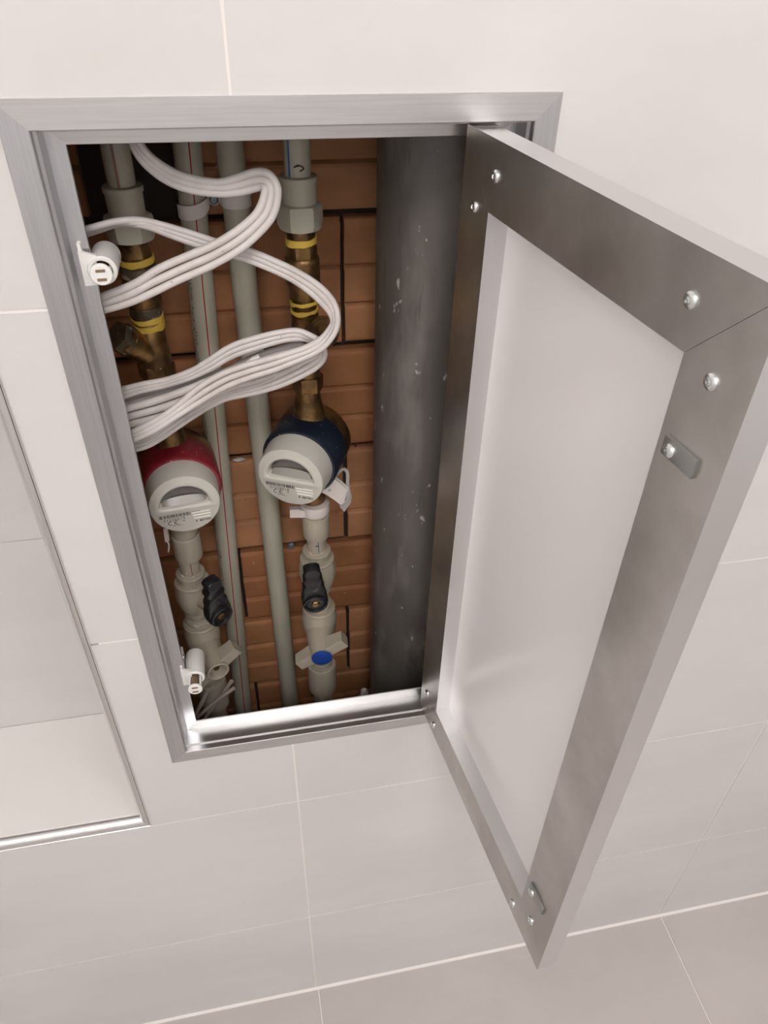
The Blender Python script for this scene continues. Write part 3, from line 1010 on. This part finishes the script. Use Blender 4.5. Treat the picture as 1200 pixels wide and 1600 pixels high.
    def text(s, u_, v_, size, nm, spacing=1.0, bold=0.0):
        cu = bpy.data.curves.new(nm, 'FONT')
        cu.body = s
        cu.size = size
        cu.space_character = spacing
        cu.offset = bold
        cu.fill_mode = 'BOTH'
        to = bpy.data.objects.new(nm, cu)
        col.objects.link(to)
        bpy.context.view_layer.update()
        me = bpy.data.meshes.new_from_object(to.evaluated_get(bpy.context.evaluated_depsgraph_get()))
        bpy.data.objects.remove(to)
        b2 = bmesh.new()
        b2.from_mesh(me)
        for vv in b2.verts:
            vv.co = P((u_ + vv.co.x) * KP, (v_ + vv.co.y) * KP, H1 + 0.00012)
        bpy.data.meshes.remove(me)
        return obj(nm, b2, M['ink'], cap, smooth=False)
    text(number, -0.0228, -0.0168, 0.0044, 'number', 1.2, 0.00002)
    text('IP65', -0.0050, -0.0192, 0.0017, 'marking', 1.0, 0.00003)
    text('M19  T50 - 1', -0.0145, -0.0238, 0.0018, 'marking', 1.0, 0.00004)
    text('Q3 2,5  R80', 0.0052, -0.0103, 0.0016, 'marking', 1.0, 0.00003)
    text('B  METERS', 0.0075, -0.0229, 0.0032, 'maker_name', 1.05, 0.00005)
    # CE mark drawn as two arcs and a bar
    b2 = bmesh.new()
    for cx_ in (-0.0165, -0.0106):
        n2 = 20
        inn, outr = [], []
        for k in range(n2 + 1):
            th = math.radians(60) + math.radians(240) * k / n2
            outr.append(b2.verts.new(P((cx_ + 0.0025 * math.cos(th)) * KP, (-0.0196 + 0.0025 * math.sin(th)) * KP, H1 + 0.00012)))
            inn.append(b2.verts.new(P((cx_ + 0.0018 * math.cos(th)) * KP, (-0.0196 + 0.0018 * math.sin(th)) * KP, H1 + 0.00012)))
        for k in range(n2):
            b2.faces.new((inn[k], inn[k + 1], outr[k + 1], outr[k]))
    vs = [b2.verts.new(P(a_ * KP, b_ * KP, H1 + 0.00012)) for a_, b_ in ((-0.0125, -0.0199), (-0.0100, -0.0199), (-0.0100, -0.0193), (-0.0125, -0.0193))]
    b2.faces.new(vs)
    obj('ce_mark', b2, M['ink'], cap, smooth=False)
    return t, P


mL, PL = meter(-0.0745, -0.4155, 0.12, -0.02, (0.003, 0.002, 0.0), M['red'],
               'water meter with a dark red ring and grey cap, left side of the shaft', '21526019', 'red_ring')
mR, PR = meter(XR, -0.3995, -0.45, -0.04, (-0.0030, 0.002, 0.0), M['blue'],
               'water meter with a navy blue ring and grey cap, centre of the shaft', '21528018', 'blue_ring')

# small seal tail under the left meter
bm = bmesh.new()
add_prism(bm, [at(255, 826, 0.118), at(262, 826, 0.118), at(265, 845, 0.118), at(258, 848, 0.118)], (0, 0.002, 0))
add_tube(bm, spline([at(261, 845, 0.118), at(264, 852, 0.117), at(263, 862, 0.117)], 4), 0.0008, 8)
o = obj('seal_tag', bm, M['tag'], None, origin=at(260, 835, 0.118))
tag(o, 'small white seal strip hanging under the red-ringed meter', 'seal')

# seal tags of the right meter
t = thing('seal_tag', 'translucent white seal tags on a grey loop, right of the blue-ringed meter', 'seal', at(532, 765, 0.115))
for dy in (0.0, 0.004):
    bm = bmesh.new()
    pts = [(514, 748), (520, 746), (530, 754), (541, 764), (540, 777), (537, 787), (532, 789), (522, 781), (510, 773), (503, 770)]
    add_prism(bm, [at(px + dy * 900, py - dy * 600, 0.113 + dy) for px, py in pts], (0, 0.0010, 0))
    soft(bm, 0.0003, 1, 60)
    tg = obj('tag_plate', bm, M['tag'], t)
    if dy == 0.0:
        b2 = bmesh.new()
        add_lathe(b2, [(0.0014, 0.0), (0.0014, 0.0004)], at(515, 766, 0.1128), (0, -1, 0), 16)
        obj('rivet', b2, M['tagstrap'], tg)
bm = bmesh.new()
pth = [Vector((q.x, q.y, q.z)) for q in (at(523, 748, 0.122), at(529, 738, 0.122), at(538, 733, 0.122), at(543, 740, 0.121), at(543, 755, 0.119), at(545, 772, 0.117), at(541, 783, 0.116))]
sp = spline(pth, 5)
for k, (a_, b_) in enumerate(zip(sp, sp[1:])):
    pass
vsl = []
for k, p in enumerate(sp):
    a_ = sp[max(k - 1, 0)]
    b_ = sp[min(k + 1, len(sp) - 1)]
    T_ = (b_ - a_).normalized()
    sd = T_.cross(Vector((0, -1, 0))).normalized() * 0.0016
    y_ = Vector((0, 0.0004, 0))
    vsl.append([bm.verts.new(v) for v in (p - sd - y_, p + sd - y_, p + sd + y_, p - sd + y_)])
for a_, b_ in zip(vsl, vsl[1:]):
    for k in range(4):
        bm.faces.new((a_[k], a_[(k + 1) % 4], b_[(k + 1) % 4], b_[k]))
bm.faces.new(vsl[0])
bm.faces.new(vsl[-1][::-1])
obj('loop', bm, M['tagstrap'], t)
bm = bmesh.new()
add_prism(bm, [at(px, py, 0.121) for px, py in ((532, 780), (541, 778), (545, 762), (550, 775), (548, 786), (538, 800), (531, 792))], (0, 0.0008, 0))
obj('tag_plate', bm, M['tagstrap'], t)

# ------------------------------------------------------------------ outlets, ball valves, stop valves
SH = thing('outlet_pipe', 'grey-green outlet pipe with a threaded socket below the red-ringed meter', 'pipe', (XL, YP, -0.54))
vlathe('socket', [(0.0130, -0.455), (0.0132, -0.4560), (0.0132, -0.4845), (0.0122, -0.4852), (0.0118, -0.4872), (0.0136, -0.4878), (0.0144, -0.4888),
                  (0.0144, -0.5165), (0.0140, -0.5178), (0.0112, -0.5182)], -0.0765, M['ppr_l'], SH, angle=22)
vlathe('pipe', [(0.0105, -0.517), (0.0105, -0.540)], -0.078, M['ppr_l'], SH)
bm = bmesh.new()
add_tube(bm, [Vector((-0.0755, YP - 0.0103, -0.518)), Vector((-0.0755, YP - 0.0103, -0.5365))], 0.0006, 8)
obj('stripe', bm, M['redfaint'], SH)

SHR = thing('outlet_pipe', 'grey-green outlet pipe with a socket and blue line below the blue-ringed meter', 'pipe', (XR, YP, -0.53))
vlathe('socket', [(0.0128, -0.476), (0.0133, -0.4775), (0.0126, -0.4790), (0.0124, -0.4812), (0.0137, -0.4818), (0.0140, -0.4830), (0.0140, -0.5070), (0.0136, -0.5085), (0.0108, -0.5090)], 0.0565, M['ppr_l'], SHR, angle=22)
vlathe('pipe', [(0.0103, -0.508), (0.0103, -0.532)], 0.0562, M['ppr_l'], SHR)
bm = bmesh.new()
add_tube(bm, [Vector((0.0572, YP - 0.0101, -0.509)), Vector((0.0572, YP - 0.0101, -0.528))], 0.0005, 8)
obj('stripe', bm, M['blueline'], SHR)
bm = bmesh.new()
add_box(bm, (0.0540, YP - 0.0108, -0.5165), (0.0572, YP - 0.0098, -0.5157))
obj('pen_mark', bm, M['ink'], SHR, smooth=False)
# white clip ring round the right outlet
t = thing('seal_clip', 'white plastic clip ring with a side tab under the blue-ringed meter', 'clip', (0.0565, YP, -0.468))
bm = bmesh.new()
add_lathe(bm, [(0.0132, 0.0), (0.0150, 0.0005), (0.0153, 0.002), (0.0153, 0.011), (0.0146, 0.013), (0.0135, 0.0135)], (0.0565, YP, -0.4640), (0, 0, -1), 40)
obj('ring', bm, M['tag'], t)
bm = bmesh.new()
add_prism(bm, [at(px, py, YP - 0.010) for px, py in ((453, 797), (466, 796), (484, 802), (484, 809), (453, 809))], (0, 0.006, 0))
soft(bm, 0.0004, 1, 50)
obj('tab', bm, M['tag'], t)


def ball_valve(X, ztop, label, stem_yaw, hub_px, lever_px, Yh):
    t = thing('ball_valve', label, 'valve', (X, YP, ztop - 0.06))
    z = ztop
    vlathe('body', [(0.0108, z + 0.0004), (0.0118, z), (0.0122, z - 0.0015), (0.0146, z - 0.0018), (0.0152, z - 0.0028), (0.0152, z - 0.0046), (0.0146, z - 0.0056), (0.0139, z - 0.0060), (0.0137, z - 0.0125),
                    (0.0175, z - 0.0130), (0.0186, z - 0.0140), (0.0186, z - 0.0165), (0.0180, z - 0.0175), (0.0192, z - 0.022), (0.0199, z - 0.030), (0.0196, z - 0.038), (0.0180, z - 0.047), (0.0160, z - 0.0525), (0.0148, z - 0.0545),
                    (0.0148, z - 0.0590), (0.0140, z - 0.0600), (0.0112, z - 0.0605), (0.0112, z - 0.076)], X, M['ppr_l'], t, angle=22)
    hub = at(hub_px[0], hub_px[1], Yh)
    st0 = Vector((X, YP, z - 0.034))
    dirv = (hub - st0).normalized()
    bmm = bmesh.new()
    add_lathe(bmm, [(0.0105, 0.004), (0.0095, 0.012), (0.0080, 0.022), (0.0080, (hub - st0).length - 0.004)], st0, dirv, 28)
    obj('stem', bmm, M['ppr_l'], t)
    # lever: rounded hub ring and a lobed grip running upward
    top = at(lever_px[0], lever_px[1], Yh + 0.004)
    L = (top - hub)
    A = Vector((math.sin(stem_yaw), -math.cos(stem_yaw), -0.10)).normalized()
    U = (L - A * L.dot(A)).normalized()
    S_ = U.cross(A)
    ln = L.length
    outline = []
    nseg = 40
    # half widths along the lever (fraction of length, half width)
    prof = [(-0.0140, 0.0), (-0.0132, 0.0055), (-0.0095, 0.0105), (-0.004, 0.0132), (0.001, 0.0138), (0.006, 0.0134), (0.011, 0.0122), (0.0145, 0.0112), (0.0175, 0.0116), (0.0210, 0.0108), (0.0235, 0.0088),
            (0.0262, 0.0088), (0.0290, 0.0104), (0.0315, 0.0098), (0.0340, 0.0078), (0.0370, 0.0076), (0.0400, 0.0088), (0.0425, 0.0082), (0.0445, 0.0056), (0.0452, 0.0)]
    k_ = ln / 0.0445
    right = [(v * k_ if v > 0 else v, hw) for v, hw in prof]
    pts = [(hw, v) for v, hw in right] + [(-hw, v) for v, hw in right[-2:0:-1]]
    bmm = bmesh.new()
    c3 = hub

    def Q(u, v, h):
        lean = max(0.0, v) * 0.10
        return c3 + S_ * u + U * v + A * (h - lean)
    v0 = [bmm.verts.new(Q(u, v, -0.0065)) for u, v in pts]
    v1 = [bmm.verts.new(Q(u, v, 0.0030)) for u, v in pts]
    v2 = [bmm.verts.new(Q(u * 0.86, v * 0.985 if v > 0 else v * 0.86, 0.0046)) for u, v in pts]
    n = len(pts)
    for a_, b_ in ((v0, v1), (v1, v2)):
        for k in range(n):
            bmm.faces.new((a_[k], a_[(k + 1) % n], b_[(k + 1) % n], b_[k]))
    bmm.faces.new(v0[::-1])
    bmm.faces.new(v2)
    for f in bmm.faces:
        f.smooth = True
    lev = obj('handle', bmm, M['black'], t, angle=50)
    bmm = bmesh.new()
    add_lathe(bmm, [(0.0126, 0.000), (0.0130, 0.0052), (0.0124, 0.0070), (0.0112, 0.0078), (0.0098, 0.0072), (0.0090, 0.0050), (0.0001, 0.0048)], hub, A, 36)
    obj('hub_ring', bmm, M['black'], lev)
    bmm = bmesh.new()
    add_lathe(bmm, [(0.0046, 0.0035), (0.0046, 0.0062), (0.0040, 0.0068), (0.0026, 0.0068), (0.0024, 0.0078), (0.0012, 0.0079)], hub, A, 24, hexa=(0, 1, 2))
    obj('nut', bmm, M['brass'], lev)
    bmm = bmesh.new()
    ctr = Q(0, 0.0205, 0.0047)
    rg = [ctr + S_ * (0.0036 * math.cos(a_ * PI / 10)) + U * (0.0036 * math.sin(a_ * PI / 10)) for a_ in range(21)]
    add_tube(bmm, rg, 0.0003, 6)
    add_tube(bmm, [ctr - S_ * 0.002, ctr + S_ * 0.002], 0.0003, 6)
    obj('raised_mark', bmm, M['black'], lev)
    return t


ball_valve(-0.0785, -0.5385, 'grey plastic ball valve with a black handle turned right, below the red-ringed meter', 0.55, (342, 958), (326, 903), 0.096)
ball_valve(0.0560, -0.5270, 'grey plastic ball valve with an upright black handle, below the blue-ringed meter', 0.0, (492, 938), (486, 884), 0.094)


def stop_valve(X, ztop, label, yaw, end_px, Ye, capped, ang, wings):
    t = thing('stop_valve', label, 'valve', (X, YP, ztop - 0.10))
    z = ztop
    vlathe('body', [(0.0112, z + 0.0004), (0.0124, z), (0.0127, z - 0.0015), (0.0142, z - 0.0018), (0.0148, z - 0.0028), (0.0148, z - 0.0044), (0.0138, z - 0.0050), (0.0137, z - 0.0085),
                    (0.0178, z - 0.0092), (0.0188, z - 0.0104), (0.0188, z - 0.0130), (0.0182, z - 0.0140), (0.0194, z - 0.020), (0.0200, z - 0.030), (0.0193, z - 0.041), (0.0170, z - 0.051), (0.0140, z - 0.061), (0.0112, z - 0.068), (0.0108, z - 0.102),
                    (0.0128, z - 0.1025), (0.0132, z - 0.1040), (0.0132, z - 0.1070), (0.0142, z - 0.1074), (0.0142, z - 0.1100), (0.0166, z - 0.1105), (0.0173, z - 0.1125), (0.0173, z - 0.155), (0.0120, z - 0.156), (0.0110, z - 0.30)], X, M['ppr_l'], t, angle=22)
    st0 = Vector((X, YP, z - 0.0395))
    end = at(end_px[0], end_px[1], Ye)
    ax_ = end - st0
    LL = ax_.length
    d = ax_.normalized()
    bmm = bmesh.new()
    if capped:
        prof = [(0.0165, 0.006), (0.0158, 0.018), (0.0146, 0.028), (0.0130, 0.038), (0.0112, LL - 0.001)]
        add_lathe(bmm, prof, st0, d, 40)
    else:
        prof = [(0.0165, 0.006), (0.0158, 0.018), (0.0146, 0.028), (0.0134, 0.038), (0.0126, LL), (0.0112, LL + 0.0006), (0.0098, LL), (0.0092, LL - 0.002), (0.0088, LL - 0.012), (0.0001, LL - 0.0125)]
        add_lathe(bmm, prof, st0, d, 40)
    obj('bonnet', bmm, M['ppr_l'], t)
    if capped:
        bmm = bmesh.new()
        add_lathe(bmm, [(0.0112, -0.001), (0.0116, 0.0), (0.0114, 0.0008), (0.0100, 0.0014), (0.004, 0.0017)], end, d, 40)
        obj('blue_cap', bmm, M['bluecap'], t, label='blue cap')
    else:
        bmm = bmesh.new()
        add_lathe(bmm, [(0.0036, -0.012), (0.0036, -0.006), (0.0028, -0.005), (0.0010, -0.005)], end, d, 20, hexa=(0, 1))
        obj('spindle', bmm, M['brass'], t)
    # wings of the handle
    X_, Y_, A_ = frame_of(d, Vector((0, 0, 1)))
    if X_.x < 0:
        X_ = -X_
    if Y_.z < 0:
        Y_ = -Y_
    W = X_ * math.cos(ang) + Y_ * math.sin(ang)
    V = -X_ * math.sin(ang) + Y_ * math.cos(ang)
    for s in wings:
        bmm = bmesh.new()
        o_ = end - d * 0.0075
        c_ = []
        for (l_, wd, dp0, dp1) in ((0.0085, 0.0070, -0.0140, 0.0040), (0.0315, 0.0066, -0.0105, 0.0040)):
            for (a_, b_) in ((-1, dp0), (1, dp0), (1, dp1), (-1, dp1)):
                c_.append(bmm.verts.new(o_ + W * (s * l_) + V * (a_ * wd) + d * b_))
        for q_ in ((0, 1, 2, 3), (7, 6, 5, 4), (0, 4, 5, 1), (1, 5, 6, 2), (2, 6, 7, 3), (3, 7, 4, 0)):
            bmm.faces.new([c_[k] for k in q_])
        bmesh.ops.recalc_face_normals(bmm, faces=bmm.faces)
        soft(bmm, 0.0003, 1, 40)
        obj('wing', bmm, M['ppr_l'], t, smooth=False)
    return t


stop_valve(-0.0785, -0.6060, 'grey plastic stop valve without its cap, at the bottom left of the shaft', 0.3, (341, 1050), 0.084, False, math.radians(35), (1, -1))
stop_valve(0.0555, -0.6065, 'grey plastic stop valve with a bright blue cap, at the bottom centre of the shaft', 0.0, (503, 1028), 0.084, True, math.radians(33), (1, -1))


# ------------------------------------------------------------------ flat cables
def ribbon(bmm, top, bot, ys, n=3, r=0.00235, per=5):
    N = len(top)
    if not isinstance(ys, (list, tuple)):
        ys = [ys] * N
    elif len(ys) != N:
        m_ = len(ys)
        ys = [ys[min(int(k / (N - 1) * (m_ - 1)), m_ - 2)] * (1 - (k / (N - 1) * (m_ - 1) - min(int(k / (N - 1) * (m_ - 1)), m_ - 2)))
              + ys[min(int(k / (N - 1) * (m_ - 1)), m_ - 2) + 1] * (k / (N - 1) * (m_ - 1) - min(int(k / (N - 1) * (m_ - 1)), m_ - 2)) for k in range(N)]
    for s in range(n):
        f = s / (n - 1)
        pts = []
        for k in range(N):
            a_ = at(top[k][0], top[k][1], ys[k])
            b_ = at(bot[k][0], bot[k][1], ys[k])
            # where the picture shows the ribbon edge-on it turns its flat side away: keep the spacing by depth
            d = (a_ - b_).length
            want = 0.0030 * (n - 1)
            push = math.sqrt(max(want * want - d * d, 0.0)) * 0.5
            p = a_.lerp(b_, f)
            p.y += push * (f * 2 - 1)
            pts.append(p)
        add_tube(bmm, spline(pts, per), r, 14)


def cable_obj(name, label, parts, group=None):
    t = None
    for i, (top, bot, ys, kw) in enumerate(parts):
        bmm = bmesh.new()
        ribbon(bmm, top, bot, ys, **kw)
        if t is None:
            o0 = at(top[0][0], top[0][1], ys[0] if isinstance(ys, (list, tuple)) else ys)
            if len(parts) == 1:
                o = obj(name, bmm, M['cable'], None, origin=o0)
                return tag(o, label, 'cable', group)
            t = thing(name, label, 'cable', o0, group)
        obj('turn', bmm, M['cable'], t)
    return t


R1t = [(205, 196), (228, 237), (265, 266), (305, 280), (342, 285), (372, 277), (400, 269), (418, 271), (430, 284), (434, 302), (429, 330), (414, 354), (378, 387), (330, 415), (280, 437), (230, 461), (192, 476), (130, 492)]
R1b = [(194, 196), (218, 246), (254, 278), (293, 295), (340, 302), (375, 300), (398, 294), (408, 292), (413, 293), (414, 301), (408, 321), (396, 339), (368, 362), (335, 382), (298, 398), (250, 419), (205, 446), (130, 474)]
cable_obj('flat_cable', 'white flat three-core cable coming down from the top and folding back left', [(R1t, R1b, [0.070, 0.060, 0.050, 0.044, 0.040], {'r': 0.0027})])
R2t = [(118, 362), (145, 354), (180, 345), (217, 344), (255, 352), (305, 367), (345, 380), (390, 392), (427, 407), (465, 425), (500, 448), (521, 472), (527, 495), (523, 515), (509, 536), (492, 551), (465, 563), (430, 577), (395, 588), (357, 602), (318, 624), (275, 650), (246, 668), (212, 684), (175, 698)]
R2b = [(118, 372), (150, 362), (190, 350), (230, 354), (265, 367), (310, 383), (350, 395), (395, 409), (440, 428), (468, 444), (492, 463), (514, 486), (521, 503), (517, 515), (503, 531), (478, 543), (447, 553), (412, 563), (380, 572), (345, 585), (310, 606), (270, 640), (240, 660), (208, 676), (175, 686)]
cable_obj('flat_cable', 'white flat three-core cable sweeping right in a wide loop, then back over the coil', [(R2t, R2b, [0.060, 0.064, 0.066, 0.060, 0.050, 0.046, 0.042, 0.040, 0.042], {})])
R3t = [(165, 612), (191, 608), (225, 600), (262, 593), (300, 579), (325, 564), (362, 541), (400, 528), (440, 519), (465, 517), (485, 523), (498, 531), (505, 541), (507, 552), (503, 565), (490, 577), (468, 589), (438, 602), (408, 611), (380, 617), (350, 624), (322, 638), (298, 652), (273, 669), (248, 687), (222, 698), (180, 706)]
R3b = [(165, 625), (192, 620), (220, 611), (255, 603), (290, 593), (325, 578), (362, 557), (402, 543), (440, 532), (465, 529), (482, 532), (492, 537), (497, 544), (497, 551), (490, 558), (474, 566), (452, 578), (424, 591), (396, 602), (370, 608), (340, 617), (314, 630), (290, 645), (266, 661), (241, 678), (218, 690), (180, 697)]
R4t = [(165, 632), (195, 625), (237, 611), (300, 596), (350, 579), (400, 556), (440, 544), (465, 539), (484, 546), (494, 556), (488, 568), (465, 580), (430, 595), (395, 606), (360, 617), (320, 634), (280, 655)]
R4b = [(165, 645), (195, 638), (230, 627), (278, 612), (328, 595), (378, 576), (425, 560), (455, 550), (474, 552), (482, 559), (474, 567), (450, 577), (415, 588), (380, 600), (345, 610), (310, 626), (275, 645)]
R5t = [(165, 647), (200, 638), (250, 624), (300, 606), (337, 591), (375, 580), (420, 570), (460, 558), (494, 548)]
R5b = [(165, 670), (205, 662), (250, 651), (280, 641), (320, 622), (360, 606), (410, 592), (455, 575), (497, 558)]
cable_obj('cable_coil', 'coil of white flat three-core cable bundled above the water meters',
          [(R3t, R3b, [0.066, 0.062, 0.058, 0.056, 0.064, 0.068, 0.066, 0.062], {}), (R4t, R4b, [0.076, 0.074, 0.074, 0.078, 0.074], {}), (R5t, R5b, [0.059, 0.057, 0.060, 0.078], {'n': 3, 'r': 0.0030})])
# date stamp printed on the middle core of the coil's upper turn
coil = [o for o in col.objects if o.name.startswith('cable_coil')][0]
cu = bpy.data.curves.new('print', 'FONT')
cu.body = '50-01'
cu.size = 0.0034
cu.space_character = 1.3
to = bpy.data.objects.new('print', cu)
col.objects.link(to)
bpy.context.view_layer.update()
me = bpy.data.meshes.new_from_object(to.evaluated_get(bpy.context.evaluated_depsgraph_get()))
bpy.data.objects.remove(to)
bm = bmesh.new()
bm.from_mesh(me)
pa, pb = at(438, 529.5, 0.0555), at(462, 526.5, 0.0555)
ex = (pb - pa).normalized()
ez = Vector((-ex.z, 0, ex.x))
for v in bm.verts:
    v.co = pa + ex * v.co.x + ez * v.co.y
obj('date_stamp', bm, M['ink'], coil, smooth=False)
# free tail of the tie round the coil
bm = bmesh.new()
pts = [at(384, 568, 0.046), at(394, 560, 0.046), at(404, 556, 0.045), at(407, 561, 0.045), at(400, 563, 0.045)]
add_prism(bm, pts, (0, 0.0025, 0))
o = obj('cable_tie', bm, M['strap'], None, origin=pts[0], smooth=False)
tag(o, 'short off-white tie end sticking up from the middle of the cable coil', 'cable tie')

# thin wires at the bottom left
WIRE = [[(362, 1064), (352, 1078), (338, 1097), (318, 1126), (306, 1146)], [(366, 1075), (350, 1086), (330, 1102), (303, 1126), (288, 1142)], [(326, 1078), (320, 1088), (312, 1104), (300, 1126), (294, 1140)]]
LAB = ['thin grey wire crossing lowest right in the bottom left corner of the shaft', 'thin grey wire running longest across the bottom left corner of the shaft', 'thin grey wire nearest the latch in the bottom left corner of the shaft']
for i, wp in enumerate(WIRE):
    bm = bmesh.new()
    add_tube(bm, spline([at(a_, b_, 0.100 - 0.006 * i) for a_, b_ in wp], 5), 0.0025, 10)
    o = obj('sensor_wire', bm, M['wire'], None, origin=at(*wp[-1], 0.1))
    tag(o, LAB[i], 'wire', 'sensor wires at the bottom of the shaft')

# ------------------------------------------------------------------ small debris
rd = random.Random(11)


def lump(name, c, r, m_, label, cat, squash=(1, 1, 1)):
    bmm = bmesh.new()
    bmesh.ops.create_icosphere(bmm, subdivisions=2, radius=1.0)
    for v in bmm.verts:
        k = 1 + 0.35 * noise.noise(v.co * 1.7 + Vector(c) * 50)
        v.co = Vector(c) + Vector((v.co.x * r * k * squash[0], v.co.y * r * k * squash[1], v.co.z * r * k * squash[2]))
    o_ = obj(name, bmm, m_, None, origin=c)
    return tag(o_, label, cat)


lump('mortar_lump', at(569, 1082, 0.150), 0.0055, M['foam'], 'small off-white mortar lump beside the foot of the drain pipe', 'mortar', (1, 1, 1.3))
lump('mortar_lump', at(374, 718, 0.2005), 0.0052, M['foam'], 'pale mortar crumb in the brick joint left of the plain riser', 'mortar', (1.3, 0.6, 0.35))
bm = bmesh.new()
add_tube(bm, spline([at(530, 1104, 0.150), at(548, 1095, 0.150), at(566, 1085, 0.150)], 4), 0.0016, 8)
tag(obj('sensor_wire', bm, M['cable'], None, origin=at(530, 1104, 0.15)), 'thin white wire lying in front of the mortar lump, bottom right of the shaft', 'wire')
bm = bmesh.new()
pb = at(455, 851, 0.1995)
add_lathe(bm, [(0.0042, 0.010), (0.0042, -0.003), (0.0034, -0.004), (0.001, -0.004)], pb, (0, 1, 0), 16)
tag(obj('wall_plug', bm, M['bolt'], None, origin=pb), 'small grey wall plug in the brick joint left of the lower outlet pipe', 'plug')
